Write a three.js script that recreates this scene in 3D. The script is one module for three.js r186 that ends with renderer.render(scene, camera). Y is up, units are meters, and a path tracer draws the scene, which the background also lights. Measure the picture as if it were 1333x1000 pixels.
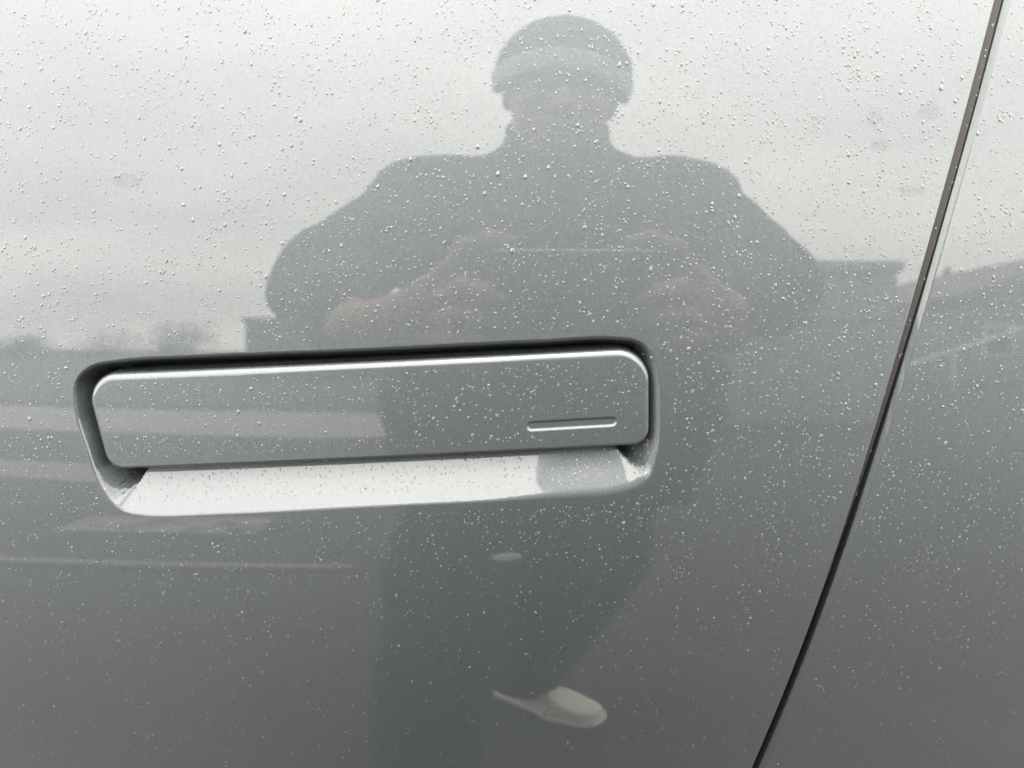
import * as THREE from 'three';
import { mergeGeometries } from 'three/addons/utils/BufferGeometryUtils.js';
import { RoundedBoxGeometry } from 'three/addons/geometries/RoundedBoxGeometry.js';

// ------------------------------------------------------------------ camera, sky, sun, exposure
const scene = new THREE.Scene();
const PITCH = 17 * Math.PI / 180;
const EYE = new THREE.Vector3(0, 1.06, 0.31);
const camera = new THREE.PerspectiveCamera(54.55, 4 / 3, 0.004, 400);
camera.position.copy(EYE);
camera.rotation.set(-PITCH, 0, 0);
camera.focus = 0.335;
camera.userData.fStop = 7.5;
const renderer = new THREE.WebGLRenderer({ antialias: true });
renderer.toneMapping = THREE.LinearToneMapping;
renderer.toneMappingExposure = 4.32;
renderer.shadowMap.enabled = true;
scene.add(camera);

function mulberry(a) {
  return () => { a |= 0; a = a + 0x6D2B79F5 | 0; let t = Math.imul(a ^ a >>> 15, 1 | a); t = t + Math.imul(t ^ t >>> 7, 61 | t) ^ t; return ((t ^ t >>> 14) >>> 0) / 4294967296; };
}
const clamp = (v, a, b) => Math.min(b, Math.max(a, v));
const lerp = (a, b, t) => a + (b - a) * t;
const smooth = (a, b, v) => { const t = clamp((v - a) / (b - a), 0, 1); return t * t * (3 - 2 * t); };
const hash3 = (x, y, z) => { let h = Math.imul(x, 374761393) ^ Math.imul(y, 668265263) ^ Math.imul(z, 2147483647 ^ 0x51ed270b); h = Math.imul(h ^ h >>> 13, 1274126177); return ((h ^ h >>> 16) >>> 0) / 4294967296; };
function noise3(x, y, z) {
  const i = Math.floor(x), j = Math.floor(y), k = Math.floor(z);
  let u = x - i, v = y - j, w = z - k; u = u * u * (3 - 2 * u); v = v * v * (3 - 2 * v); w = w * w * (3 - 2 * w);
  const c = (a, b, d) => hash3(i + a, j + b, k + d);
  return lerp(lerp(lerp(c(0, 0, 0), c(1, 0, 0), u), lerp(c(0, 1, 0), c(1, 1, 0), u), v), lerp(lerp(c(0, 0, 1), c(1, 0, 1), u), lerp(c(0, 1, 1), c(1, 1, 1), u), v), w);
}
const fbm3 = (x, y, z, n = 4) => { let s = 0, a = 0.5; for (let q = 0; q < n; q++) { s += a * noise3(x, y, z); a *= 0.5; x = x * 2.03 + 7.1; y = y * 2.03 + 3.7; z = z * 2.03 + 1.3; } return s; };

{ // overcast sky, brighter overhead, soft cloud
  const W = 1024, H = 512, d = new Float32Array(W * H * 4);
  for (let j = 0; j < H; j++) for (let i = 0; i < W; i++) {
    const el = ((j + 0.5) / H - 0.5) * Math.PI, az = (i + 0.5) / W * 2 * Math.PI;
    const y = Math.sin(el), c = Math.cos(el), x = c * Math.cos(az), z = c * Math.sin(az);
    let L = 1.75 * (0.93 + 0.19 * Math.max(0, y));
    const s = 1.1 / (Math.max(0, y) + 0.28);
    const cl = fbm3(x * s * 0.9 + 11, y * 3.6 + 3, z * s * 1.5 + 5, 5);
    L *= 1 + 0.95 * (cl - 0.5);
    const o = (j * W + i) * 4;
    if (y < 0) L = 0.35;
    d[o] = L * 1.0; d[o + 1] = L * 0.962; d[o + 2] = L * 0.87; d[o + 3] = 1;
  }
  const t = new THREE.DataTexture(d, W, H, THREE.RGBAFormat, THREE.FloatType);
  t.mapping = THREE.EquirectangularReflectionMapping; t.magFilter = t.minFilter = THREE.LinearFilter; t.needsUpdate = true;
  scene.background = t; scene.environment = t;
}
const sun = new THREE.DirectionalLight(0xfff1e2, 1.2);
sun.position.set(1.5, 9, 2.6); sun.castShadow = true; sun.shadow.radius = 70;
sun.shadow.mapSize.set(2048, 2048);
Object.assign(sun.shadow.camera, { left: -12, right: 12, top: 12, bottom: -12, near: 0.1, far: 40 });
scene.add(sun, sun.target);

// ------------------------------------------------------------------ naming
const taken = {};
function numbered(name) { const n = taken[name] = (taken[name] ?? -1) + 1; return n ? name + '_' + String(n).padStart(3, '0') : name; }
function tag(o, label, category, group) { Object.assign(o.userData, { label, category }); if (group) o.userData.group = group; return o; }
function mesh(name, geo, mat, parent, top = false) {
  const m = new THREE.Mesh(geo, mat); m.name = top ? numbered(name) : name; m.castShadow = m.receiveShadow = true; parent.add(m); return m;
}
function thing(name, label, category, pos = [0, 0, 0], turn = 0, group) {
  const g = new THREE.Group(); g.name = numbered(name); g.position.set(...pos); g.rotation.y = turn; scene.add(g); return tag(g, label, category, group);
}
function struct(name, geo, mat) { const m = mesh(name, geo, mat, scene, true); m.userData.kind = 'structure'; return m; }

// ------------------------------------------------------------------ materials
function dataTex(n, fn, srgb, repeat = true) {
  const d = new Uint8Array(n * n * 4);
  for (let j = 0; j < n; j++) for (let i = 0; i < n; i++) { const c = fn(i, j, n); for (let k = 0; k < 3; k++) d[(j * n + i) * 4 + k] = clamp(Math.round(c[k] * 255), 0, 255); d[(j * n + i) * 4 + 3] = 255; }
  const t = new THREE.DataTexture(d, n, n); if (repeat) t.wrapS = t.wrapT = THREE.RepeatWrapping;
  t.magFilter = THREE.LinearFilter; t.minFilter = THREE.LinearMipmapLinearFilter; t.generateMipmaps = true; if (srgb) t.colorSpace = THREE.SRGBColorSpace; t.needsUpdate = true; return t;
}
const rndT = mulberry(77);
const flakeNormal = dataTex(1024, () => { const a = rndT() * 6.283, r = Math.pow(rndT(), 1.6) * 0.42; return [0.5 + 0.5 * r * Math.cos(a), 0.5 + 0.5 * r * Math.sin(a), 0.5 + 0.5 * Math.sqrt(1 - r * r)]; });
const flakeTone = dataTex(1024, () => { const v = 0.86 + 0.14 * rndT() - (rndT() < 0.08 ? 0.1 : 0); return [v, v, v]; });
const paint = new THREE.MeshPhysicalMaterial({
  color: new THREE.Color().setRGB(0.097, 0.109, 0.1225), metalness: 1, roughness: 0.58, map: flakeTone, normalMap: flakeNormal, normalScale: new THREE.Vector2(0.5, 0.5),
  clearcoat: 1, clearcoatRoughness: 0.012,
});
// water marks and finger smears dulling the clear coat near the gap
const smears = [[0.171, 1.077, 0.0045, 0.0042], [0.151, 1.064, 0.0042, 0.0028], [0.164, 1.046, 0.0036, 0.0024], [0.1695, 1.046, 0.0028, 0.002], [0.079, 0.968, 0.005, 0.0016], [0.148, 1.075, 0.003, 0.004], [-0.16, 1.05, 0.006, 0.003]];
const coatMarks = dataTex(1024, (i, j, n) => {
  const x = lerp(-0.3, 0.3, i / n), y = lerp(0.7, 1.3, j / n); let v = 1;
  for (const [a, b, rx, ry] of smears) { const d = Math.hypot((x - a) / rx, (y - b) / ry) + 0.5 * (fbm3(x * 500, y * 500, 2, 3) - 0.5); v -= 0.24 * smooth(1.05, 0.8, d) * (0.7 + 0.5 * noise3(x * 1500, y * 1500, 4)); }
  return [Math.max(v, 0.4), 1, 1];
}, false, false);
coatMarks.channel = 1; paint.clearcoatMap = coatMarks;
// fine hairline scratches on the handle's clear coat
const scratched = (() => {
  const n = 1536, d = new Float32Array(n * n), r = mulberry(606);
  for (let k = 0; k < 34; k++) {
    const x = 0.04 + 0.92 * r(), y = 0.27 + 0.2 * r(), a = (r() - 0.5) * (r() < 0.3 ? 2.4 : 0.7), len = 0.02 + 0.16 * r() * r(), bend = (r() - 0.5) * 5, w = 0.35 + 0.65 * r();
    for (let q = 0; q <= 900; q++) { const t = (q / 900 - 0.5) * len, c = a + bend * t, px = (x + t * Math.cos(c)) * n, py = (y + t * Math.sin(c)) * n, f = w * (1 - Math.abs(q / 450 - 1)) * (0.5 + 0.5 * r()); const i = Math.round(px), j = Math.round(py); if (i > 0 && j > 0 && i < n - 1 && j < n - 1) d[j * n + i] = Math.max(d[j * n + i], f); }
  }
  return dataTex(n, (i, j) => [1, 0.03 + 0.97 * d[j * n + i], 1], false, false);
})();
scratched.channel = 1;
const handlePaint = paint.clone(); handlePaint.clearcoatMap = null; handlePaint.clearcoatRoughness = 0.4; handlePaint.clearcoatRoughnessMap = scratched;
const rubber = new THREE.MeshStandardMaterial({ color: new THREE.Color().setRGB(0.017, 0.0150, 0.0140), roughness: 0.55 });
const blackTrim = new THREE.MeshStandardMaterial({ color: new THREE.Color().setRGB(0.02, 0.02, 0.02), roughness: 0.4 });
const water = new THREE.MeshPhysicalMaterial({ color: new THREE.Color().setRGB(0.165, 0.182, 0.20), roughness: 0, transmission: 0.65, thickness: 0.001, ior: 1.36, clearcoat: 1, clearcoatRoughness: 0 });
const std = (r, g, b, rough = 0.85, extra = {}) => new THREE.MeshStandardMaterial({ color: new THREE.Color().setRGB(r, g, b), roughness: rough, ...extra });
const blotch = (seed, n, lo, f1, f2) => dataTex(n, (i, j) => { // tileable mottling
  const a = i / n * 2 * Math.PI, b = j / n * 2 * Math.PI;
  const v = lo + (1 - lo) * clamp(0.6 * fbm3(Math.cos(a) * f1 + seed, Math.sin(a) * f1 + Math.cos(b) * f1, Math.sin(b) * f1, 3) * 1.15 + 0.55 * hash3(i, j, seed), 0, 1);
  return [v, v, v];
}, false);

// ------------------------------------------------------------------ the car's skin
// height -> how far the skin's normal leans upwards, in degrees (tumblehome above, tuck-under below)
const KY = [0.15, 0.2, 0.62, 0.72, 0.80, 0.88, 0.94, 1.00, 1.06, 1.12, 1.3, 1.4], KN = [-15, -14, -10.5, -7.0, -3.6, 2.2, 6.1, 7.9, 8.9, 11.2, 17, 19];
const NS = 5001, Y0 = 0.15, Y1 = 1.4, lean = new Float64Array(NS), skin = new Float64Array(NS);
{
  const raw = new Float64Array(NS);
  for (let i = 0, k = 0; i < NS; i++) { const y = lerp(Y0, Y1, i / (NS - 1)); while (k < KY.length - 2 && y > KY[k + 1]) k++; raw[i] = lerp(KN[k], KN[k + 1], (y - KY[k]) / (KY[k + 1] - KY[k])); }
  let src = raw;
  for (let pass = 0; pass < 2; pass++) {
    const out = pass ? lean : new Float64Array(NS), R = 60; let s = 0;
    for (let i = -R; i <= R; i++) s += src[clamp(i, 0, NS - 1)];
    for (let i = 0; i < NS; i++) { out[i] = s / (2 * R + 1); s += src[clamp(i + R + 1, 0, NS - 1)] - src[clamp(i - R, 0, NS - 1)]; }
    src = out;
  }
  const dy = (Y1 - Y0) / (NS - 1);
  for (let i = 1; i < NS; i++) skin[i] = skin[i - 1] - Math.tan((lean[i] + lean[i - 1]) / 2 * Math.PI / 180) * dy;
  const z1 = skin[Math.round((1.0 - Y0) / dy)]; for (let i = 0; i < NS; i++) skin[i] -= z1;
}
const RX = 5;
const tab = (a, y) => { const q = clamp((y - Y0) / (Y1 - Y0) * (NS - 1), 0, NS - 1.001), i = Math.floor(q); return lerp(a[i], a[i + 1], q - i); };
const skinZ = (x, y) => tab(skin, y) - x * x / (2 * RX);
const skinSlope = (x, y) => [-x / RX, -Math.tan(tab(lean, y) * Math.PI / 180)]; // dz/dx, dz/dy
const gapX = y => 0.1236 + 0.2072 * (y - 0.763) + 0.012 * (y - 0.763) * (y - 1.12);

function closedSpline(pts, n) {
  const c = new THREE.CatmullRomCurve3(pts.map(p => new THREE.Vector3(p[0], p[1], 0)), true, 'centripetal');
  return c.getSpacedPoints(n).slice(0, n).map(p => [p.x, p.y]);
}
function roundedPoly(pts, radii, seg = 14) { // corners rounded by arcs
  const out = [], n = pts.length;
  for (let i = 0; i < n; i++) {
    const p = pts[i], a = pts[(i + n - 1) % n], b = pts[(i + 1) % n], r = radii[i];
    if (!r) { out.push(p); continue; }
    const u = new THREE.Vector2(a[0] - p[0], a[1] - p[1]).normalize(), v = new THREE.Vector2(b[0] - p[0], b[1] - p[1]).normalize();
    const half = Math.acos(clamp(u.dot(v), -1, 1)) / 2, t = r / Math.tan(half), m = u.clone().add(v).normalize(), cx = p[0] + m.x * r / Math.sin(half), cy = p[1] + m.y * r / Math.sin(half);
    let a0 = Math.atan2(p[1] + u.y * t - cy, p[0] + u.x * t - cx), a1 = Math.atan2(p[1] + v.y * t - cy, p[0] + v.x * t - cx), d = a1 - a0;
    while (d > Math.PI) d -= 2 * Math.PI; while (d < -Math.PI) d += 2 * Math.PI;
    for (let k = 0; k <= seg; k++) out.push([cx + r * Math.cos(a0 + d * k / seg), cy + r * Math.sin(a0 + d * k / seg)]);
  }
  return out;
}
function polyField(pts) { // [distance inside (+), nearest x, nearest y]
  const n = pts.length;
  return (x, y) => {
    let best = 1e9, bx = 0, by = 0, inside = false;
    for (let i = 0, j = n - 1; i < n; j = i++) {
      const ax = pts[j][0], ay = pts[j][1], ex = pts[i][0] - ax, ey = pts[i][1] - ay;
      const t = clamp(((x - ax) * ex + (y - ay) * ey) / (ex * ex + ey * ey || 1e-12), 0, 1), qx = ax + ex * t, qy = ay + ey * t, d = (x - qx) ** 2 + (y - qy) ** 2;
      if (d < best) { best = d; bx = qx; by = qy; }
      if ((pts[i][1] > y) !== (ay > y) && x < ex * (y - ay) / ey + ax) inside = !inside;
    }
    return [(inside ? 1 : -1) * Math.sqrt(best), bx, by];
  };
}
// the recess behind the handle: a rim on the skin, steep above and at the sides, a long ledge below
const rim = closedSpline([[-0.191, 0.952], [-0.190, 0.966], [-0.183, 0.9735], [-0.168, 0.9768], [-0.137, 0.9788], [-0.061, 0.9822], [0.011, 0.9858], [0.044, 0.987], [0.0555, 0.9845], [0.062, 0.976], [0.065, 0.953], [0.064, 0.934], [0.060, 0.9225], [0.047, 0.917], [0.011, 0.9145], [-0.064, 0.9105], [-0.126, 0.9068], [-0.166, 0.9055], [-0.1765, 0.9085], [-0.184, 0.920], [-0.188, 0.936]], 260);
const rimField = polyField(rim);
const DEEP = 0.021;
function recess(x, y) {
  if (x < -0.197 || x > 0.071 || y < 0.899 || y > 0.995) return 0;
  const [d, qx, qy] = rimField(x, y);
  if (d <= 0) return 0;
  const gx = (qx - x) / (d || 1e-9), gy = (qy - y) / (d || 1e-9); // towards the rim
  const right = smooth(0, 0.06, x + 0.02), down = smooth(lerp(0.36, 0.15, right), lerp(0.93, 0.85, right), -gy), up = smooth(0.3, 0.95, gy);
  const k = lerp(lerp(lerp(1.8, 1.5, right), 2.6, up), 0.485, down), r = lerp(lerp(0.0016, 0.003, up), lerp(0.0012, 0.0045, right), Math.max(down, 1 - up));
  const h = d < r ? k * d * d / (2 * r) : k * (d - r / 2);
  const m = DEEP - h, s = 0.004; // smooth floor
  return m > s ? h : m < -s ? DEEP : h - (s - m) * (s - m) / (4 * s);
}
const lines = (...spans) => { const o = []; for (const [a, b, n] of spans) for (let i = 0; i < n; i++) o.push(lerp(a, b, i / n)); o.push(spans[spans.length - 1][1]); return o; };

function gridGeo(xs, ys, place, extra) { // place(u, y) -> {p, n, keep, part}
  const nx = xs.length, ny = ys.length, P = new Float32Array(nx * ny * 3), N = new Float32Array(nx * ny * 3), U = new Float32Array(nx * ny * 2), K = new Uint8Array(nx * ny);
  for (let j = 0; j < ny; j++) for (let i = 0; i < nx; i++) {
    const o = j * nx + i, r = place(xs[i], ys[j], i, j);
    P.set(r.p, o * 3); N.set(r.n, o * 3); U[o * 2] = r.p[0] / 0.2; U[o * 2 + 1] = r.p[1] / 0.2; K[o] = r.part || 0;
  }
  const idx = [[], []];
  for (let j = 0; j < ny - 1; j++) for (let i = 0; i < nx - 1; i++) {
    const a = j * nx + i, b = a + 1, c = a + nx, d = c + 1;
    if (K[a] === 2 && K[b] === 2 && K[c] === 2 && K[d] === 2) continue;
    (K[a] === 1 && K[d] === 1 ? idx[1] : idx[0]).push(a, b, d, a, d, c);
  }
  return idx.map(ix => {
    if (!ix.length) return null;
    const map = new Int32Array(nx * ny).fill(-1); let n = 0; const out = new Uint32Array(ix.length);
    ix.forEach((v, q) => { if (map[v] < 0) map[v] = n++; out[q] = map[v]; });
    const p = new Float32Array(n * 3), nn = new Float32Array(n * 3), u = new Float32Array(n * 2);
    for (let v = 0; v < nx * ny; v++) if (map[v] >= 0) { const m = map[v]; for (let k = 0; k < 3; k++) { p[m * 3 + k] = P[v * 3 + k]; nn[m * 3 + k] = N[v * 3 + k]; } u[m * 2] = U[v * 2]; u[m * 2 + 1] = U[v * 2 + 1]; }
    const g = new THREE.BufferGeometry();
    g.setAttribute('position', new THREE.BufferAttribute(p, 3)); g.setAttribute('normal', new THREE.BufferAttribute(nn, 3)); g.setAttribute('uv', new THREE.BufferAttribute(u, 2)); const u1 = new Float32Array(n * 2); for (let v = 0; v < n; v++) { u1[v * 2] = (p[v * 3] + 0.3) / 0.6; u1[v * 2 + 1] = (p[v * 3 + 1] - 0.7) / 0.6; } g.setAttribute('uv1', new THREE.BufferAttribute(u1, 2)); g.setIndex(new THREE.BufferAttribute(out, 1)); return g;
  });
}
const unit = (x, y, z) => { const l = Math.hypot(x, y, z); return [x / l, y / l, z / l]; };

const car = thing('parked_car', 'rain-beaded grey metallic car with a flush door handle and a dark gap between its doors', 'car');
const GAPW = 0.0021;
// edge profiles: [turn so far in degrees, length in metres] pieces; the front door has a tight hem, the rear door a broad bevel
function hemProfile(pieces) {
  const out = [[0, 0, 0]]; let a = 0, x = 0, d = 0;
  for (const [to, len] of pieces) for (let k = 0; k < 5; k++) { const am = lerp(a, to, (k + 0.5) / 5) * Math.PI / 180; x += Math.cos(am) * len / 5; d += Math.sin(am) * len / 5; out.push([x, d, lerp(a, to, (k + 1) / 5) * Math.PI / 180]); if (k === 4) a = to; }
  return out;
}
const hemF = hemProfile([[45, 0.0008], [90, 0.0009]]), hemR = hemProfile([[41, 0.0006], [46, 0.0021], [90, 0.0009]]);
hemF.reach = hemF[hemF.length - 1][0]; hemR.reach = hemR[hemR.length - 1][0];
const hemCols = h => { const c = []; for (let k = 1; k < h.length; k++) c.push(10 + k); c.push(40, 41); return c; };
function hemPlace(xe, y, s, side, prof) {
  const [sx, sy] = skinSlope(xe, y), nz = unit(-sx, -sy, 1), out = unit(side, 0, side * sx);
  const last = prof.length - 1, q = prof[Math.min(s, last)], deep = q[1] + (s === 30 ? 0.006 : s === 31 ? 0.013 : 0);
  return { p: [0, 1, 2].map(k => [xe, y, skinZ(xe, y)][k] + out[k] * q[0] - nz[k] * deep), n: unit(...[0, 1, 2].map(k => nz[k] * Math.cos(q[2]) + out[k] * Math.sin(q[2]))) };
}
{
  const ys = lines([0.27, 0.895, 120], [0.895, 0.998, 206], [0.998, 1.24, 48]);
  const xs = lines([-1.05, -0.20, 110], [-0.20, 0.075, 550], [0.075, 0.14, 13]);
  xs.push(...hemCols(hemF));
  const [skinGeo, recessGeo] = gridGeo(xs, ys, (u, y) => {
    const xe = gapX(y) - GAPW - hemF.reach;
    if (u > 9) return hemPlace(xe, y, u - 10, 1, hemF);
    const x = u <= 0.075 ? u : lerp(0.075, xe, (u - 0.075) / 0.065);
    const e = 2e-5, h = recess(x, y); let [sx, sy] = skinSlope(x, y), part = 0;
    if (h > 0 || recess(x + e, y) > 0) { sx -= (recess(x + e, y) - recess(x - e, y)) / (2 * e); sy -= (recess(x, y + e) - recess(x, y - e)) / (2 * e); part = h > 0 ? 1 : 0; }
    return { p: [x, y, skinZ(x, y) - h], n: unit(-sx, -sy, 1), part };
  });
  const door = mesh('front_door', skinGeo, paint, car);
  const rec = mesh('handle_recess', recessGeo, paint, door);
  rec.userData.label = 'hollow behind the handle with a pale sloping ledge below';
}
{
  const ys = lines([0.27, 1.24, 200]), xs = hemCols(hemR).reverse();
  xs.push(...lines([0, 1, 120]));
  const [g] = gridGeo(xs, ys, (u, y) => {
    const xe = gapX(y) + GAPW + hemR.reach; if (u > 9) return hemPlace(xe, y, u - 10, -1, hemR);
    const x = lerp(xe, 1.2, u), [sx, sy] = skinSlope(x, y); return { p: [x, y, skinZ(x, y)], n: unit(-sx, -sy, 1) };
  });
  mesh('rear_door', g, paint, car);
}
{ // rubber seal lying in the gap
  const ys = lines([0.27, 1.24, 120]), xs = lines([0, 1, 10]);
  const [g] = gridGeo(xs, ys, (u, y) => {
    const x = gapX(y) + lerp(-0.006, 0.0021, u), low = lerp(0.0013, 0.0058, smooth(1.06, 0.84, y)), fall = Math.max(0, u - 0.91) / 0.09;
    return { p: [x, y, skinZ(x, y) - low - 0.006 * fall * fall], n: unit(fall * 1.6 - 0.1, 0.05, 1) };
  });
  mesh('door_seal', g, rubber, car);
  const back = gridGeo(lines([0, 1, 2]), ys, (u, y) => { const x = gapX(y) + lerp(-0.03, 0.03, u); return { p: [x, y, skinZ(x, y) - 0.0145], n: [0, 0, 1] }; })[0];
  mesh('door_pillar', back, blackTrim, car);
}
{ // the rest of the body, beyond the frame: sill, window band, roof
  const b = (x0, x1, y0, y1, z0, z1, r = 0.01) => { const g = new RoundedBoxGeometry(x1 - x0, y1 - y0, z1 - z0, 3, r); g.translate((x0 + x1) / 2, (y0 + y1) / 2, (z0 + z1) / 2); return g; };
  mesh('sill', b(-1.05, 1.2, 0.2, 0.262, -0.35, -0.12, 0.02), blackTrim, car);
  mesh('body_shell', b(-1.04, 1.19, 0.25, 1.2, -1.75, -0.16, 0.03), blackTrim, car);
  mesh('window_trim', b(-1.05, 1.2, 1.243, 1.262, -0.12, -0.045, 0.006), blackTrim, car);
  const glass = new THREE.MeshPhysicalMaterial({ color: new THREE.Color().setRGB(0.6, 0.66, 0.63), roughness: 0, transmission: 1, thickness: 0 });
  for (const [x0, x1] of [[-1.0, 0.16], [0.22, 1.15]]) {
    const g = new RoundedBoxGeometry(x1 - x0, 0.36, 0.006, 2, 0.002); g.rotateX(-0.42); g.translate((x0 + x1) / 2, 1.425, -0.155); mesh('window_glass', g, glass, car);
  }
  mesh('roof', b(-1.0, 1.15, 1.585, 1.63, -1.6, -0.215, 0.02), std(0.1, 0.106, 0.11, 0.4, { metalness: 1 }), car);
}

// ------------------------------------------------------------------ the flush handle
const handleOutline = roundedPoly([[-0.1855, 0.9695], [0.0585, 0.9818], [0.0598, 0.9397], [-0.1785, 0.9272]].reverse(), [0.008, 0.0075, 0.0135, 0.012], 16);
const handleField = polyField(handleOutline);
const GA = [0.0085, 0.9481], GB = [0.0432, 0.9501], GR = 0.0021;
function handleDip(x, y) { // rounded edge, then the touch groove
  const d = handleField(x, y)[0], up = smooth(0.3, 0.9, (y - (0.9545 + 0.05 * (x + 0.06))) / 0.02), r = lerp(0.0016, 0.0029, up);
  let h = d >= r ? 0 : d <= 0 ? r : r - Math.sqrt(Math.max(0, r * r - (r - d) * (r - d)));
  h = Math.min(h, r * 0.985);
  const ex = GB[0] - GA[0], ey = GB[1] - GA[1], t = clamp(((x - GA[0]) * ex + (y - GA[1]) * ey) / (ex * ex + ey * ey), 0, 1), g = Math.hypot(x - GA[0] - ex * t, y - GA[1] - ey * t);
  h += 0.00065 * (1 - smooth(GR - 0.0011, GR + 0.0004, g));
  return { h, g, d };
}
const HANDLE_OUT = 0.0004;
{
  const xs = lines([-0.1860, 0.0604, 560]), ys = lines([0.9268, 0.9824, 150]);
  const [face, groove] = gridGeo(xs, ys, (x, y) => {
    let f = handleField(x, y), part = 0;
    if (f[0] < 0.00002) { if (f[0] < -0.0009) part = 2; x = f[1]; y = f[2]; }
    const e = 2e-5, c = handleDip(x, y); let [sx, sy] = skinSlope(x, y);
    if (f[0] > 0.0001) { sx -= (handleDip(x + e, y).h - handleDip(x - e, y).h) / (2 * e); sy -= (handleDip(x, y + e).h - handleDip(x, y - e).h) / (2 * e); }
    if (f[0] <= 0.0001) { // on the outline the normal points sideways
      const q = handleField(x * 0.999 + -0.063 * 0.001, y * 0.999 + 0.9545 * 0.001); const l = Math.hypot(q[1] - x, q[2] - y);
      const cx = clamp(x, -0.165, 0.04), cy = clamp(y, 0.945 + 0.05 * (x + 0.06), 0.964 + 0.05 * (x + 0.06)), nn = unit(x - cx, y - cy, 0);
      return { p: [x, y, skinZ(x, y) + HANDLE_OUT - c.h], n: unit(nn[0], nn[1], 0.15), part };
    }
    if (c.g < GR + 0.0006) part = 1;
    return { p: [x, y, skinZ(x, y) + HANDLE_OUT - c.h], n: unit(-sx, -sy, 1), part };
  });
  const n = handleOutline.length, P = [], I = [];
  const rings = [[0, 0.0], [0, 0.004], [0, 0.0085], [0.0012, 0.010]];
  for (const [ins, dz] of rings) for (let i = 0; i < n; i++) {
    const [x, y] = handleOutline[i], cx = clamp(x, -0.165, 0.04), cy = 0.9545 + 0.05 * (cx + 0.06), l = Math.hypot(cx - x, cy - y);
    P.push(x + (cx - x) / l * ins, y + (cy - y) / l * ins, skinZ(x, y) + HANDLE_OUT - handleDip(x, y).h - dz);
  }
  const c0 = P.length / 3; P.push(-0.06, 0.9545, skinZ(-0.06, 0.9545) - 0.0125);
  for (let r = 0; r < rings.length - 1; r++) for (let i = 0; i < n; i++) { const j = (i + 1) % n, a = r * n + i, b = r * n + j, c = a + n, d = b + n; I.push(a, c, b, b, c, d); }
  for (let i = 0; i < n; i++) I.push((rings.length - 1) * n + i, c0, (rings.length - 1) * n + (i + 1) % n);
  const side = new THREE.BufferGeometry(); side.setAttribute('position', new THREE.Float32BufferAttribute(P, 3)); side.setIndex(I); side.computeVertexNormals();
  side.setAttribute('uv', new THREE.Float32BufferAttribute(P.filter((_, k) => k % 3 < 2).map(v => v / 0.2), 2));
  side.setAttribute('uv1', new THREE.Float32BufferAttribute(new Float32Array(side.attributes.uv.count * 2).fill(0.02), 2));
  for (const g of [face, groove]) { const p = g.attributes.position, u = g.attributes.uv1; for (let i = 0; i < p.count; i++) u.setXY(i, (p.getX(i) + 0.19) / 0.255, (p.getY(i) - 0.86) / 0.255); }
  const handle = mesh('door_handle', mergeGeometries([face, side]), handlePaint, car);
  mesh('touch_groove', groove, handlePaint, handle);
}

// ------------------------------------------------------------------ rain
function dropGeo(seed) {
  const r = mulberry(seed), A = 16, R = 7, P = [], I = [], k1 = r() * 0.16, k2 = r() * 0.1, p1 = r() * 6, p2 = r() * 6, sag = 0.10 + 0.1 * r();
  P.push(0, -sag, 0.20);
  for (let j = 1; j <= R; j++) for (let i = 0; i < A; i++) {
    const t = j / R * Math.PI / 2, a = i / A * 2 * Math.PI, rad = 0.5 * (1 + k1 * Math.cos(2 * a + p1) + k2 * Math.cos(3 * a + p2));
    const s = Math.sin(t), z = 0.20 * Math.pow(Math.cos(t), 0.9) - (j === R ? 0.03 : 0);
    P.push(rad * s * Math.cos(a), rad * s * Math.sin(a) - sag * (1 - s), z);
  }
  for (let i = 0; i < A; i++) I.push(0, 1 + i, 1 + (i + 1) % A);
  for (let j = 0; j < R - 1; j++) for (let i = 0; i < A; i++) { const a = 1 + j * A + i, b = 1 + j * A + (i + 1) % A; I.push(a, a + A, b, b, a + A, b + A); }
  const g = new THREE.BufferGeometry(); g.setAttribute('position', new THREE.Float32BufferAttribute(P, 3)); g.setIndex(I); g.computeVertexNormals(); return g;
}
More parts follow.
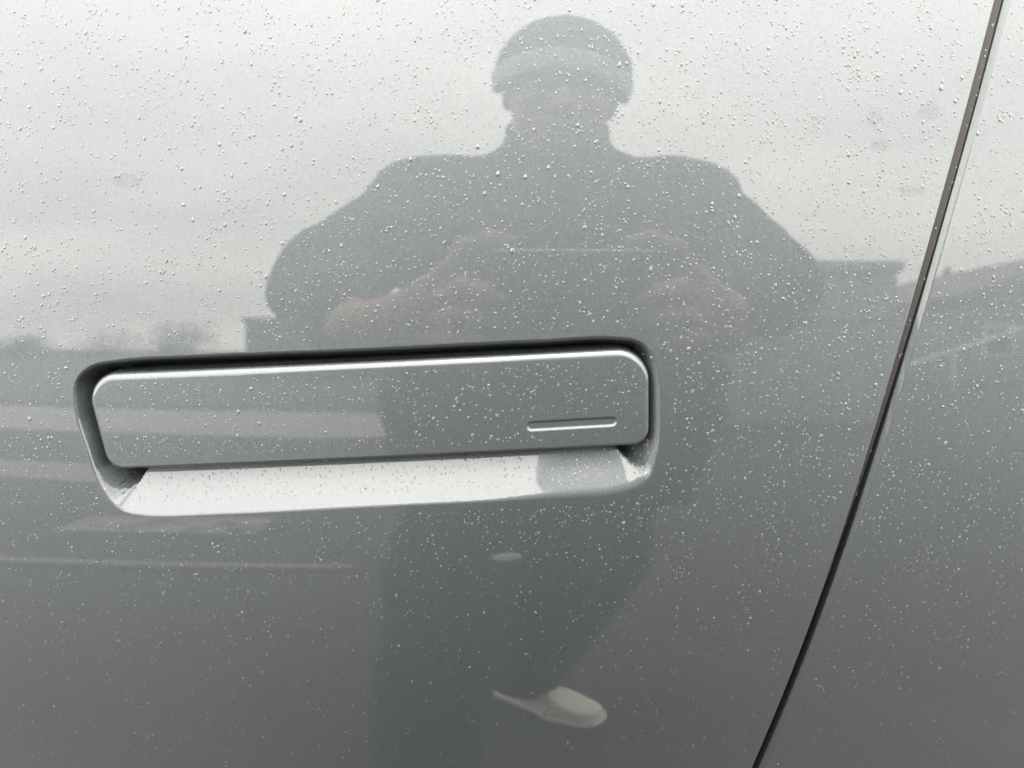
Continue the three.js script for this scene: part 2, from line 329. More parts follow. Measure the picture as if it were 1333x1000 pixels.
{
  const rnd = mulberry(4242), sets = { front: [], rear: [], handle: [], ledge: [], seal: [] };
  const put = (x, y, dia) => {
    const g = gapX(y); if (Math.abs(x - g) < GAPW + hemR.reach + dia * 0.4) return;
    let where = x > g ? 'rear' : 'front', z = skinZ(x, y), [sx, sy] = skinSlope(x, y);
    const hd = x > -0.19 && x < 0.063 && y > 0.925 && y < 0.985 ? handleField(x, y)[0] : -1;
    if (hd > 0.0045) { where = 'handle'; const c = handleDip(x, y); if (c.g < 0.004) return; z += HANDLE_OUT; }
    else {
      const d = rimField(x, y)[0];
      if (d > -0.0035) {
        if (d < 0.0055 || hd > -0.001 || y > 0.945 || d > 0.02) return;
        where = 'ledge'; const e = 2e-4, h = recess(x, y); z -= h; sx -= (recess(x + e, y) - recess(x - e, y)) / (2 * e); sy -= (recess(x, y + e) - recess(x, y - e)) / (2 * e);
      }
    }
    const n = new THREE.Vector3(-sx, -sy, 1).normalize(), up = new THREE.Vector3(0, 1, 0).addScaledVector(n, -n.y).normalize(), rt = new THREE.Vector3().crossVectors(up, n);
    const tw = (rnd() - 0.5) * 0.9, c = Math.cos(tw), s = Math.sin(tw), u2 = up.clone().multiplyScalar(c).addScaledVector(rt, s), r2 = rt.clone().multiplyScalar(c).addScaledVector(up, -s);
    const st = 1 + 0.45 * Math.pow(rnd(), 2.2), flat = 0.75 + 0.35 * rnd();
    const m = new THREE.Matrix4().makeBasis(r2.multiplyScalar(dia / Math.sqrt(st)), u2.multiplyScalar(dia * st), n.multiplyScalar(dia * flat)).setPosition(x, y, z);
    sets[where].push(m);
  };
  const dens = (x, y) => {
    const t = smooth(0.80, 0.98, y), clump = fbm3(x * 38 + 9, y * 38, 2.5, 3);
    return (0.10 + 0.90 * t) * (0.55 + 0.9 * clump) * (0.85 + 0.3 * smooth(-0.1, 0.15, x));
  };
  const size = (y) => { const t = smooth(0.78, 0.98, y), g = (rnd() + rnd() + rnd()) / 1.5 - 1; return clamp(0.00084 * Math.exp(0.5 * g + (rnd() < 0.07 ? 0.5 : 0)), 0.0004, 0.0022) * lerp(0.62, 1, t); };
  for (let q = 0; q < 22000; q++) {
    const x = lerp(-0.36, 0.36, rnd()), y = lerp(0.66, 1.21, rnd());
    if (rnd() > dens(x, y)) continue;
    const d = size(y); put(x, y, d);
    if (rnd() < 0.28) { const k = 1 + Math.floor(rnd() * 3); for (let i = 0; i < k; i++) put(x + (rnd() - 0.5) * 0.006, y - (0.001 + rnd() * 0.004), d * (0.4 + 0.5 * rnd())); }
  }
  for (let q = 0; q < 14000; q++) { const x = lerp(-0.34, 0.34, rnd()), y = lerp(0.70, 1.18, rnd()); if (rnd() < dens(x, y)) put(x, y, 0.00022 + 0.00028 * rnd()); } // drizzle
  for (let q = 0; q < 1100; q++) put(lerp(-0.175, 0.06, rnd()), lerp(0.903, 0.942, rnd()), 0.0004 + 0.0007 * rnd() * rnd());
  for (let q = 0; q < 60; q++) { // a few clinging to the seal in the gap
    const y = lerp(0.80, 1.16, rnd()), dx = lerp(-0.0006, 0.0014, rnd()), x = gapX(y) + dx, low = lerp(0.0013, 0.0058, smooth(1.06, 0.84, y)), d = 0.0004 + 0.0005 * rnd();
    sets.seal.push(new THREE.Matrix4().makeScale(d, d * (1 + rnd()), d).setPosition(x, y, skinZ(x, y) - low));
  }
  const shapes = [11, 12, 13, 14].map(dropGeo);
  const words = { seal: 'tiny rain droplets clinging to the dark seal in the door gap', front: 'clear rain droplets beaded all over the grey front door', rear: 'clear rain droplets beaded on the rear door right of the gap', handle: 'clear rain droplets on the face of the flush door handle', ledge: 'tiny rain droplets on the pale ledge under the door handle' };
  for (const k in sets) shapes.forEach((g, s) => {
    const mine = sets[k].filter((_, i) => i % shapes.length === s), im = new THREE.InstancedMesh(g, water, mine.length);
    mine.forEach((m, i) => im.setMatrixAt(i, m)); im.name = numbered('rain_droplets'); im.userData.kind = 'stuff'; tag(im, words[k], 'rain droplets', 'rain droplets on the ' + k); scene.add(im);
  });
}

// ------------------------------------------------------------------ smooth bodies from joints: surface nets over a distance field
function nets(lo, hi, cell, field, bump) {
  const n = [0, 1, 2].map(k => Math.ceil((hi[k] - lo[k]) / cell) + 1), F = new Float32Array(n[0] * n[1] * n[2]), at = (i, j, k) => (k * n[1] + j) * n[0] + i;
  for (let k = 0; k < n[2]; k++) for (let j = 0; j < n[1]; j++) for (let i = 0; i < n[0]; i++) F[at(i, j, k)] = field(lo[0] + i * cell, lo[1] + j * cell, lo[2] + k * cell);
  const id = new Int32Array(F.length).fill(-1), P = [], I = [];
  for (let k = 0; k < n[2] - 1; k++) for (let j = 0; j < n[1] - 1; j++) for (let i = 0; i < n[0] - 1; i++) {
    let sx = 0, sy = 0, sz = 0, c = 0, mask = 0;
    for (let q = 0; q < 8; q++) if (F[at(i + (q & 1), j + (q >> 1 & 1), k + (q >> 2))] < 0) mask |= 1 << q;
    if (!mask || mask === 255) continue;
    for (let q = 0; q < 8; q++) for (const b of [1, 2, 4]) if (!(q & b)) {
      const r = q | b; if ((mask >> q & 1) === (mask >> r & 1)) continue;
      const f0 = F[at(i + (q & 1), j + (q >> 1 & 1), k + (q >> 2))], f1 = F[at(i + (r & 1), j + (r >> 1 & 1), k + (r >> 2))], t = f0 / (f0 - f1);
      sx += lerp(q & 1, r & 1, t); sy += lerp(q >> 1 & 1, r >> 1 & 1, t); sz += lerp(q >> 2, r >> 2, t); c++;
    }
    id[at(i, j, k)] = P.length / 3; P.push(lo[0] + (i + sx / c) * cell, lo[1] + (j + sy / c) * cell, lo[2] + (k + sz / c) * cell);
  }
  const quad = (a, b, c, d, flip) => { if (a < 0 || b < 0 || c < 0 || d < 0) return; flip ? I.push(a, c, b, a, d, c) : I.push(a, b, c, a, c, d); };
  for (let k = 1; k < n[2] - 1; k++) for (let j = 1; j < n[1] - 1; j++) for (let i = 1; i < n[0] - 1; i++) {
    const s = F[at(i, j, k)] < 0;
    if (s !== F[at(i + 1, j, k)] < 0) quad(id[at(i, j - 1, k - 1)], id[at(i, j, k - 1)], id[at(i, j, k)], id[at(i, j - 1, k)], !s);
    if (s !== F[at(i, j + 1, k)] < 0) quad(id[at(i - 1, j, k - 1)], id[at(i - 1, j, k)], id[at(i, j, k)], id[at(i, j, k - 1)], !s);
    if (s !== F[at(i, j, k + 1)] < 0) quad(id[at(i - 1, j - 1, k)], id[at(i, j - 1, k)], id[at(i, j, k)], id[at(i - 1, j, k)], !s);
  }
  const g = new THREE.BufferGeometry(); g.setAttribute('position', new THREE.Float32BufferAttribute(P, 3)); g.setIndex(I); g.computeVertexNormals();
  const U = []; for (let v = 0; v < P.length; v += 3) U.push(P[v] * 2 + P[v + 2], P[v + 1] * 2); g.setAttribute('uv', new THREE.Float32BufferAttribute(U, 2));
  return g;
}
const smin = (a, b, k) => { const h = Math.max(k - Math.abs(a - b), 0) / k; return Math.min(a, b) - h * h * k / 4; };
function bone(x, y, z, [ax, ay, az], [bx, by, bz], ra, rb) {
  const ex = bx - ax, ey = by - ay, ez = bz - az, t = clamp(((x - ax) * ex + (y - ay) * ey + (z - az) * ez) / (ex * ex + ey * ey + ez * ez || 1e-9), 0, 1);
  return Math.hypot(x - ax - ex * t, y - ay - ey * t, z - az - ez * t) - lerp(ra, rb, t);
}
const egg = (x, y, z, [cx, cy, cz], [rx, ry, rz]) => { const l = Math.hypot((x - cx) / rx, (y - cy) / ry, (z - cz) / rz); return (l - 1) * Math.min(rx, ry, rz); };
const chain = (bones, k) => (x, y, z) => { let d = 9; for (const b of bones) d = smin(d, bone(x, y, z, ...b), k); return d; };

// ------------------------------------------------------------------ the photographer
const J = {
  head: [0.074, 1.402, 0.705], neck: [0.072, 1.285, 0.765], chest: [0.072, 1.15, 0.81], waist: [0.072, 0.97, 0.88], hip: [0.072, 0.86, 0.92],
  shL: [-0.145, 1.235, 0.775], shR: [0.285, 1.235, 0.775], elL: [-0.248, 1.078, 0.60], elR: [0.335, 1.075, 0.60], wrL: [-0.165, 1.008, 0.405], wrR: [0.205, 1.008, 0.405],
  hpL: [-0.02, 0.86, 0.92], hpR: [0.165, 0.86, 0.92], knL: [-0.095, 0.49, 0.76], knR: [0.135, 0.49, 0.84], anL: [-0.145, 0.09, 0.50], anR: [0.025, 0.095, 0.80],
};
const skinM = std(0.42, 0.27, 0.20, 0.6), cloth = std(0.030, 0.032, 0.036, 0.9, { map: blotch(3, 256, 0.6, 2.2) }), denim = std(0.040, 0.045, 0.055, 0.9, { map: blotch(9, 256, 0.55, 2.2) });
const knit = std(0.075, 0.075, 0.072, 0.95, { map: blotch(5, 256, 0.6, 3) });
const person = thing('person', 'person in a dark jacket and knitted cap facing the car and holding up a phone', 'person');
{
  const core = [[J.head, J.neck, 0.058, 0.055], [J.neck, J.chest, 0.06, 0.11], [J.chest, J.waist, 0.12, 0.115], [J.waist, J.hip, 0.115, 0.125], [[-0.05, 1.2, 0.79], [0.195, 1.2, 0.79], 0.085, 0.085],
    [J.shL, J.elL, 0.05, 0.042], [J.elL, J.wrL, 0.042, 0.027], [J.shR, J.elR, 0.05, 0.042], [J.elR, J.wrR, 0.042, 0.027],
    [J.hpL, J.knL, 0.085, 0.058], [J.knL, J.anL, 0.055, 0.038], [J.hpR, J.knR, 0.085, 0.058], [J.knR, J.anR, 0.055, 0.038], [J.anL, [-0.150, 0.04, 0.40], 0.03, 0.022], [[0.04, 0.05, 0.787], [0.125, 0.026, 0.725], 0.022, 0.016], [J.anR, [0.04, 0.05, 0.787], 0.03, 0.022]];
  const bodyF = chain(core, 0.04);
  const H = J.head, hd = (x, y, z) => { // local axes of the head: bowed a little towards the phone
    const dx = x - H[0], dy = y - H[1], dz = z - H[2], c = Math.cos(0.28), s = Math.sin(0.28); const e = 0.10, X = dx * Math.cos(e) - dy * Math.sin(e), Y = dx * Math.sin(e) + dy * Math.cos(e); return [X, Y * c - dz * s, Y * s + dz * c];
  };
  const headF = (X, Y, Z) => {
    const [x, y, z] = hd(X, Y, Z); // +y up, -z face
    let d = egg(x, y, z, [0, 0.028, 0.012], [0.077, 0.092, 0.096]);
    d = smin(d, egg(x, y, z, [0, -0.045, -0.022], [0.066, 0.074, 0.072]), 0.035);
    d = smin(d, bone(x, y, z, [0, -0.092, -0.062], [0, -0.090, -0.058], 0.022, 0.024), 0.02);
    d = smin(d, bone(x, y, z, [-0.032, 0.022, -0.078], [0.032, 0.022, -0.078], 0.010, 0.010), 0.015);
    for (const s of [-1, 1]) { d = -smin(-d, egg(x, y, z, [0.031 * s, 0.004, -0.098], [0.017, 0.011, 0.014]), 0.010); d = smin(d, egg(x, y, z, [0.031 * s, 0.004, -0.080], [0.012, 0.012, 0.012]), 0.003); d = smin(d, egg(x, y, z, [0.042 * s, -0.022, -0.070], [0.018, 0.016, 0.016]), 0.02); d = smin(d, egg(x, y, z, [0.080 * s, -0.004, 0.012], [0.009, 0.030, 0.019]), 0.008); }
    d = smin(d, bone(x, y, z, [0, 0.008, -0.088], [0, -0.030, -0.106], 0.008, 0.012), 0.010);
    for (const s of [-1, 1]) d = smin(d, egg(x, y, z, [0.011 * s, -0.034, -0.095], [0.008, 0.007, 0.009]), 0.006);
    d = smin(d, egg(x, y, z, [0, -0.057, -0.086], [0.023, 0.006, 0.010]), 0.006); d = smin(d, egg(x, y, z, [0, -0.069, -0.084], [0.020, 0.007, 0.010]), 0.006);
    return smin(d, bone(X, Y, Z, J.head, J.neck, 0.055, 0.056), 0.03);
  };
  // hands: bones of palm, four fingers and thumb, mirrored onto the two ends of the phone
  const handBones = side => {
    const L = side < 0, f = L ? x => x : x => 0.108 - x, w = L ? J.wrL : J.wrR, b = [];
    const q = (x, y, z) => [f(x), y, z];
    b.push([w, q(-0.100, 1.022, 0.372), 0.026, 0.023], [w, q(-0.105, 1.000, 0.380), 0.025, 0.022]);
    b.push([q(-0.105, 1.025, 0.372), q(-0.066, 1.056, 0.350), 0.020, 0.0125], [q(-0.105, 1.020, 0.374), q(-0.062, 1.036, 0.348), 0.019, 0.0125], [q(-0.105, 1.010, 0.378), q(-0.064, 1.014, 0.350), 0.019, 0.012], [q(-0.108, 1.0, 0.382), q(-0.070, 0.995, 0.356), 0.018, 0.0115]);
    const fing = (a, m, t, e, r) => b.push([a, m, r, r * 0.93], [m, t, r * 0.93, r * 0.84], [t, e, r * 0.84, r * 0.70]);
    fing(q(-0.066, 1.056, 0.350), q(-0.044, 1.082, 0.334), q(-0.020, 1.089, 0.327), q(-0.002, 1.087, 0.326), 0.0100); // index along the top edge
    fing(q(-0.062, 1.036, 0.348), q(-0.044, 1.042, 0.316), q(-0.026, 1.036, 0.306), q(-0.010, 1.030, 0.309), 0.0100);
    fing(q(-0.064, 1.014, 0.350), q(-0.048, 1.016, 0.320), q(-0.030, 1.013, 0.311), q(-0.014, 1.011, 0.315), 0.0096);
    fing(q(-0.070, 0.995, 0.356), q(-0.054, 0.993, 0.330), q(-0.038, 0.990, 0.322), q(-0.024, 0.990, 0.324), 0.0086);
    b.push([q(-0.110, 1.012, 0.385), q(-0.072, 1.030, 0.384), 0.020, 0.013], [q(-0.072, 1.030, 0.384), q(-0.040, 1.040, 0.366), 0.0125, 0.0115], [q(-0.040, 1.040, 0.366), q(-0.016, 1.045, 0.354), 0.0115, 0.0095]);
    return b;
  };
  const near = (f, g) => (x, y, z) => Math.max(f(x, y, z), g(x, y, z));
  const skinParts = [nets([-0.42, -0.02, 0.33], [0.52, 1.32, 1.1], 0.012, near(bodyF, (x, y, z) => Math.max(y - 1.30, z < 0.42 && y > 0.9 ? 0.42 - z : -1))), nets([-0.06, 1.27, 0.55], [0.205, 1.575, 0.87], 0.004, headF)];
  for (const s of [-1, 1]) { const f = chain(handBones(s), 0.007); skinParts.push(nets(s < 0 ? [-0.21, 0.95, 0.28] : [0.085, 0.95, 0.28], s < 0 ? [0.025, 1.12, 0.45] : [0.25, 1.12, 0.45], 0.003, f)); }
  mesh('body', mergeGeometries(skinParts), skinM, person);
  // jacket
  const jb = [[[-0.07, 1.215, 0.785], [0.215, 1.215, 0.785], 0.095, 0.095], [[-0.02, 1.12, 0.81], [-0.06, 0.90, 0.89], 0.15, 0.165], [[0.165, 1.12, 0.81], [0.205, 0.90, 0.89], 0.15, 0.165], [[-0.06, 0.9, 0.89], [-0.075, 0.72, 0.90], 0.160, 0.15], [[0.205, 0.9, 0.89], [0.20, 0.72, 0.90], 0.160, 0.14], [[0.072, 1.12, 0.80], [0.072, 0.72, 0.89], 0.13, 0.15],
    [J.shL, J.elL, 0.074, 0.062], [J.elL, [-0.195, 1.028, 0.46], 0.062, 0.047], [J.shR, J.elR, 0.074, 0.064], [J.elR, [0.232, 1.028, 0.46], 0.064, 0.047], [[0.072, 1.27, 0.775], [0.072, 1.34, 0.745], 0.098, 0.080]];
  const jf = chain(jb, 0.05);
  mesh('jacket', nets([-0.46, 0.60, 0.38], [0.56, 1.43, 1.12], 0.0095, (x, y, z) => {
    const fold = 0.024 * (fbm3(x * 17 + 4, y * 24, z * 17, 3) - 0.45) + 0.007 * Math.sin(y * 60 + 9 * fbm3(x * 6, y * 4, z * 6, 2));
    const d = jf(x, y, z) + fold * 0.6; return Math.max(d, 0.665 + 0.02 * Math.sin(x * 14) - y, y - 1.355 + 0.4 * (0.72 - z), (y > 1.31 ? 0.066 - Math.hypot(x - 0.072, z - 0.745) : -1));
  }), cloth, person);
  const tf = chain([[J.hpL, J.knL, 0.125, 0.118], [J.knL, J.anL, 0.116, 0.085], [J.hpR, J.knR, 0.12, 0.105], [J.knR, J.anR, 0.105, 0.066], [J.hpL, J.hpR, 0.12, 0.12]], 0.03);
  mesh('trousers', nets([-0.32, 0.04, 0.36], [0.40, 1.02, 1.12], 0.010, (x, y, z) => Math.max(tf(x, y, z) + 0.014 * (fbm3(x * 12, y * 22, z * 12, 3) - 0.45), 0.062 - y)), denim, person);
  mesh('knitted_cap', nets([-0.08, 1.36, 0.52], [0.22, 1.60, 0.9], 0.004, (X, Y, Z) => {
    const [x, y, z] = hd(X, Y, Z); let d = egg(x, y, z, [0, 0.030, 0.012], [0.103, 0.103, 0.114]);
    const band = egg(x, y, z, [0, 0.026, 0.012], [0.1045, 0.118, 0.1195]);
    d = Math.min(d, Math.max(band, y - 0.066 + 0.1 * z)) + 0.0009 * Math.sin(Math.atan2(x, z) * 70); return Math.max(d, 0.006 + 0.06 * (z + 0.1) - 0.22 * Math.max(0, z) - y);
  }), knit, person);
  const cap = person.children.find(c => c.name === 'knitted_cap');
  mesh('cap_brim', nets([-0.08, 1.30, 0.50], [0.23, 1.58, 0.9], 0.004, (X, Y, Z) => {
    const [x, y, z] = hd(X, Y, Z), b = y - 0.040 + 2.6 * x * x; return Math.max(egg(x, y, z, [0, 0.030, 0.012], [0.108, 0.116, 0.126]), Math.abs(b) - 0.017, -egg(x, y, z, [0, 0.030, 0.012], [0.098, 0.10, 0.111]), z - 0.05) + 0.0008 * Math.sin(Math.atan2(x, z) * 70);
  }), std(0.62, 0.62, 0.59, 0.95), cap).userData.label = 'paler folded front band';
  { const g = new THREE.SphereGeometry(1, 20, 12).scale(0.023, 0.010, 0.006); g.rotateX(0.5); g.rotateZ(0.15); g.translate(-0.008, 0.592, 0.648); mesh('pocket_tag', g, std(0.85, 0.85, 0.83, 0.5), person); }
  // shoes: soft cream uppers over pale soles
  const cream = std(0.90, 0.87, 0.78, 0.4, { map: blotch(41, 128, 0.72, 3) }), sole = std(0.86, 0.85, 0.80, 0.4);
  for (const [heel, toe] of [[[-0.045, 0.87], [0.168, 0.69]], [[-0.14, 0.575], [-0.157, 0.345]]]) {
    const dx = toe[0] - heel[0], dz = toe[1] - heel[1], l = Math.hypot(dx, dz), X = [dx / l, dz / l];
    const loc = (x, z) => [(x - heel[0]) * X[0] + (z - heel[1]) * X[1], (x - heel[0]) * -X[1] + (z - heel[1]) * X[0]];
    const lo = [Math.min(heel[0], toe[0]) - 0.07, 0, Math.min(heel[1], toe[1]) - 0.07], hi = [Math.max(heel[0], toe[0]) + 0.07, 0.14, Math.max(heel[1], toe[1]) + 0.07];
    const foot = (a, b) => { let d = bone(a, 0, b, [0.04, 0, 0], [l - 0.085, 0, 0], 0.036, 0.044); return smin(d, bone(a, 0, b, [l - 0.085, 0, 0], [l - 0.045, 0, 0.004], 0.046, 0.042), 0.02); };
    mesh('shoe', nets(lo, hi, 0.005, (x, y, z) => { const [a, b] = loc(x, z), top = lerp(0.125, 0.052, smooth(0.07, l - 0.03, a)); const d = foot(a, b) + Math.max(0, y - 0.03) * 0.42; return Math.max(d, y - top - 0.0 * b, 0.021 - y); }), cream, person);
    mesh('shoe_sole', nets([lo[0], -0.01, lo[2]], [hi[0], 0.05, hi[2]], 0.005, (x, y, z) => { const [a, b] = loc(x, z); return Math.max(foot(a, b) - 0.004, y - 0.025, 0.002 - y); }), sole, person);
  }
}
{ // the phone they hold
  const ph = thing('smartphone', 'dark smartphone held sideways in both hands in front of the jacket', 'smartphone');
  const bm = std(0.02, 0.021, 0.023, 0.35), edge = std(0.30, 0.30, 0.31, 0.35, { metalness: 1 }), lens = std(0.01, 0.01, 0.012, 0.05);
  ph.position.copy(EYE); ph.rotation.set(-PITCH, 0, 0);
  const bx = (w, h, d, r, x, y, z) => { const g = new RoundedBoxGeometry(w, h, d, 3, r); g.translate(x, y, z); return g; };
  const cx = 0.055, cy = -0.020;
  mesh('frame', bx(0.150, 0.0725, 0.0072, 0.003, cx, cy, 0.0086), edge, ph);
  mesh('back_glass', bx(0.145, 0.0675, 0.0014, 0.0006, cx, cy, 0.0049), bm, ph);
  mesh('screen', bx(0.145, 0.0675, 0.0014, 0.0006, cx, cy, 0.0122), bm, ph);
  mesh('camera_plate', bx(0.036, 0.034, 0.001, 0.0004, -0.001 + 0.006, -0.006, 0.0040), bm, ph);
  for (const [x, y] of [[0, 0], [0.0, -0.015], [0.016, -0.007]]) { const g = new THREE.CylinderGeometry(0.0062, 0.0064, 0.0014, 28); g.rotateX(Math.PI / 2); g.translate(x, y, 0.0032); mesh('lens', g, lens, ph); }
}

// ------------------------------------------------------------------ what the paint mirrors behind the photographer
const flat = (x0, x1, z0, z1, y, step = 4) => { const g = new THREE.PlaneGeometry(x1 - x0, z1 - z0, 1, 1); g.rotateX(-Math.PI / 2); g.translate((x0 + x1) / 2, y, (z0 + z1) / 2); const p = g.attributes.position, u = g.attributes.uv; for (let i = 0; i < p.count; i++) u.setXY(i, p.getX(i) / 2, p.getZ(i) / 2); return g; };
const grit = blotch(21, 512, 0.55, 1.6);
const gstd = (r, g, b, q, e) => new THREE.MeshPhysicalMaterial({ color: new THREE.Color().setRGB(r, g, b), roughness: q, specularIntensity: 0.25, ...e });
struct('ground', flat(-150, 150, -60, 240, 0), gstd(0.088, 0.089, 0.090, 0.95, { map: grit }));
const uneven = (x0, x1, z0, z1, y, amp, seed) => { // a strip whose long edges wander
  const g = new THREE.PlaneGeometry(1, 1, 60, 1), p = g.attributes.position, u = g.attributes.uv;
  for (let i = 0; i < p.count; i++) { const t = p.getX(i) + 0.5, x = lerp(x0, x1, t * t * (0.4) + t * 0.6), far = p.getY(i) > 0; p.setXYZ(i, x, y, (far ? z1 : z0) + amp * (fbm3(x * 0.9, far ? 7 : 2, seed, 3) - 0.45) * 2); u.setXY(i, x / 2, p.getZ(i) / 2); }
  const ix = g.index; for (let k = 0; k < ix.count; k += 3) { const a = ix.getX(k); ix.setX(k, ix.getX(k + 1)); ix.setX(k + 1, a); }
  g.computeVertexNormals(); const n = g.attributes.normal; for (let i = 0; i < n.count; i++) n.setXYZ(i, 0, 1, 0); return g;
};
struct('pavement', uneven(-40, -0.9, 5.9, 8.6, 0.004, 0.5, 1), std(0.36, 0.355, 0.34, 0.8, { map: grit }));
struct('path', uneven(-40, -1.3, 3.3, 4.0, 0.004, 0.18, 5), std(0.27, 0.265, 0.255, 0.8, { map: grit }));
struct('grass_verge', flat(-120, -1.5, 9.5, 60, 0.004), std(0.10, 0.115, 0.075, 0.95, { map: grit }));
{ // a worn pale slab let into the dark ground
  const r = mulberry(31), marks = []; for (let k = 0; k < 34; k++) marks.push([r(), r(), 0.02 + 0.05 * r(), 0.1 + 0.2 * r(), r() * 3]);
  const t = dataTex(256, (i, j, n) => { let v = 0.75 + 0.25 * fbm3(i / 30, j / 30, 1, 3); for (const [a, b, w, h, g] of marks) { const x = i / n - a, y = j / n - b, c = x * Math.cos(g) + y * Math.sin(g), d = y * Math.cos(g) - x * Math.sin(g); if (Math.abs(c) < w * 0.5 && Math.abs(d) < h * 0.6) v *= 0.3; } return [v, v, v]; }, false);
  const g = new RoundedBoxGeometry(0.82, 0.02, 0.30, 2, 0.006); g.rotateY(-0.07); g.translate(-1.44, 0.004, 2.31);
  tag(mesh('paving_slab', g, std(0.26, 0.26, 0.25, 0.8, { map: t }), scene, true), 'pale worn slab with dark marks let into the ground left of the person', 'paving slab');
}
{
  const kerb = new RoundedBoxGeometry(4.2, 0.03, 0.05, 2, 0.008); kerb.rotateY(-0.07); kerb.translate(-2.62, 0.016, 1.60);
  tag(mesh('kerb_edging', kerb, std(0.20, 0.195, 0.185, 0.8), scene, true), 'thin pale kerb edging running along the dark ground left of the person', 'kerb');
}
const boxAt = (x0, x1, y0, y1, z0, z1, r = 0.02) => { const g = new RoundedBoxGeometry(x1 - x0, y1 - y0, z1 - z0, 2, r); g.translate((x0 + x1) / 2, (y0 + y1) / 2, (z0 + z1) / 2); return g; };
{
  const t = thing('garage', 'low pale grey garage with a flat roof behind the person on the right', 'garage');
  const m = std(0.30, 0.31, 0.30, 0.85, { map: grit });
  mesh('wall', boxAt(0.6, 4.32, 0, 1.95, 6.9, 10), m, t);
  mesh('roof', boxAt(0.55, 4.36, 1.953, 2.08, 6.82, 10.1), std(0.26, 0.27, 0.27, 0.8), t);
  mesh('wall_ledge', boxAt(0.6, 4.32, 1.36, 1.40, 6.86, 6.897, 0.01), std(0.2, 0.2, 0.2, 0.8), t);
}
{
  const t = thing('house', 'low house with a reddish gabled roof and white windows at the far right', 'house');
  mesh('wall', boxAt(10.4, 17.6, 0, 2.3, 14.3, 22), std(0.30, 0.29, 0.28, 0.9, { map: grit }), t);
  for (const s of [-1, 1]) { const g = boxAt(-2.1, 2.1, -0.07, 0.07, -4.2, 4.2); g.rotateZ(-s * 0.32); g.translate(14 + s * 1.95, 2.95, 18); mesh('roof', g, std(0.15, 0.125, 0.122, 0.9), t); }
  const gs = new THREE.Shape(); gs.moveTo(-3.6, 0); gs.lineTo(3.6, 0); gs.lineTo(0, 1.18); const gg = new THREE.ExtrudeGeometry(gs, { depth: 7.5, bevelEnabled: false }); gg.translate(14, 2.303, 14.35); mesh('gable', gg, std(0.22, 0.205, 0.20, 0.9), t);
  for (const x of [10.9, 12.1, 13.3]) { const f = mesh('window', boxAt(x, x + 0.8, 0.75, 1.6, 14.24, 14.297, 0.01), std(0.75, 0.75, 0.74, 0.6), t); mesh('pane', boxAt(x + 0.08, x + 0.72, 0.83, 1.52, 14.22, 14.237, 0.002), std(0.05, 0.055, 0.06, 0.1), f); }
}
{
  const t = thing('handrail', 'pale sloping handrail in front of the low house', 'handrail'), m = std(0.7, 0.7, 0.69, 0.5);
  const g = new THREE.CylinderGeometry(0.04, 0.04, 4.2, 10); g.rotateZ(Math.PI / 2 - 0.31 + Math.PI); g.rotateZ(0.62); g.translate(8.6, 0.95, 12); mesh('rail', g, m, t);
  for (const [x, h] of [[6.9, 0.45], [8.6, 1.0], [10.3, 1.5]]) { const p = new THREE.CylinderGeometry(0.03, 0.03, h, 8); p.translate(x, h / 2, 12); mesh('post', p, m, t); }
}
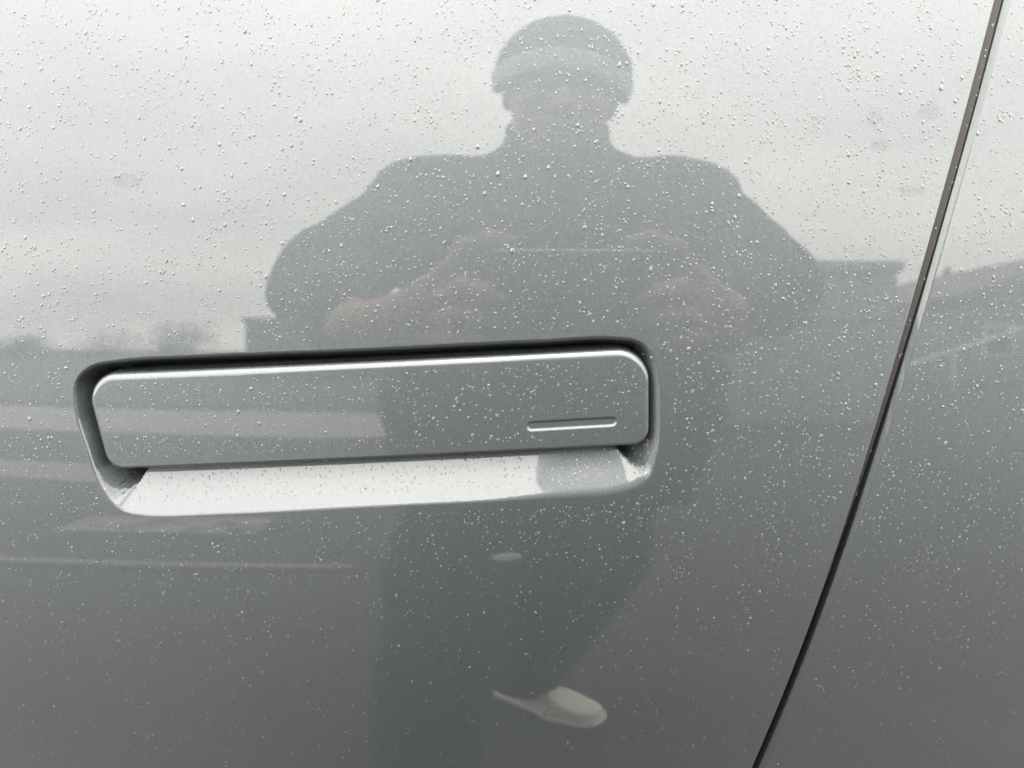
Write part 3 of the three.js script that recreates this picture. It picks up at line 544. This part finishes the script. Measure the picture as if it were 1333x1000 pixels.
function leafy(seed, n, rx, ry, rz, leaf, cone) {
  const r = mulberry(seed), P = [], lobes = [];
  for (let k = 0; k < 9; k++) lobes.push([(r() - 0.5) * rx * 1.3, ry * (0.35 + 1.25 * r()), (r() - 0.5) * rz * 1.3, 0.3 + 0.35 * r()]);
  for (let i = 0; i < n; i++) {
    const L = lobes[Math.floor(r() * lobes.length)], v = new THREE.Vector3(r() - 0.5, r() - 0.5, r() - 0.5).normalize().multiplyScalar(Math.pow(r(), 0.4));
    let x = L[0] + v.x * rx * L[3] * 1.5, y = L[1] + v.y * ry * L[3] * 1.5, z = L[2] + v.z * rz * L[3] * 1.5;
    if (cone) { y = ry * 2 * r(); const w = (1 - y / (2 * ry)) * rx, a = r() * 6.283, q = w * Math.sqrt(r()); x = q * Math.cos(a); z = q * Math.sin(a); }
    const e = new THREE.Euler(r() * 6, r() * 6, r() * 6), s = leaf * (0.6 + 0.8 * r());
    for (const [a, b] of [[-1, 0], [0, -0.5], [1, 0], [-1, 0], [1, 0], [0, 0.5]]) { const w = new THREE.Vector3(a * s, b * s, 0).applyEuler(e); P.push(x + w.x, y + w.y, z + w.z); }
  }
  const g = new THREE.BufferGeometry(); g.setAttribute('position', new THREE.Float32BufferAttribute(P, 3)); g.computeVertexNormals(); return g;
}
{
  const bark = std(0.09, 0.07, 0.055, 0.95);
  const plants = [
    ['shrub', 'low grey-green shrub at the left end of the far shrub row', -31, 40, 1.4, 1.0, [0.10, 0.11, 0.07]], ['shrub', 'wide brownish shrub beside the tall bare bush on the left', -24.6, 38, 1.9, 1.45, [0.14, 0.11, 0.08]],
    ['shrub', 'dense green-brown shrub in the middle of the far shrub row', -20.6, 38, 1.6, 1.4, [0.11, 0.11, 0.07]], ['shrub', 'tall rounded shrub nearest the hut behind the person', -18.0, 36, 1.7, 1.5, [0.12, 0.10, 0.08]],
    ['shrub', 'flat spreading shrub past the left end of the verge', -36, 43, 2.2, 0.9, [0.09, 0.10, 0.07]], ['shrub', 'small thin shrub between the wide and the dense one', -22.4, 42, 1.9, 1.6, [0.13, 0.11, 0.085]],
  ];
  plants.forEach(([n, label, x, z, r, h, c], i) => {
    const t = thing(n, label, 'shrub', [x, 0, z], 0, 'shrubs along the far verge');
    mesh('foliage', leafy(60 + i, 1300, r, h, r * 0.8, 0.07), std(...c, 0.9), t);
    const st = new THREE.CylinderGeometry(0.05, 0.10, h, 8); st.translate(0, h / 2, 0); mesh('stem', st, bark, t);
  });
  const t = thing('conifer_tree', 'narrow dark conifer standing between the garage and the house', 'tree', [13.9, 0, 20]);
  mesh('crown', leafy(99, 1800, 0.75, 1.75, 0.75, 0.12, true).translate(0, 0.3, 0), std(0.05, 0.065, 0.05, 0.9), t);
  const tr = new THREE.CylinderGeometry(0.05, 0.14, 3, 8); tr.translate(0, 1.5, 0); mesh('trunk', tr, bark, t);
  const h = thing('hut', 'flat-roofed dark hut far behind the person on the left', 'hut');
  mesh('wall', boxAt(-8.3, -3.5, 0, 2.05, 20, 24), std(0.16, 0.16, 0.155, 0.9, { map: grit }), h);
  mesh('roof', boxAt(-8.4, -3.4, 2.053, 2.2, 19.9, 24.1), std(0.14, 0.14, 0.14, 0.8), h);
}
renderer.render(scene, camera);
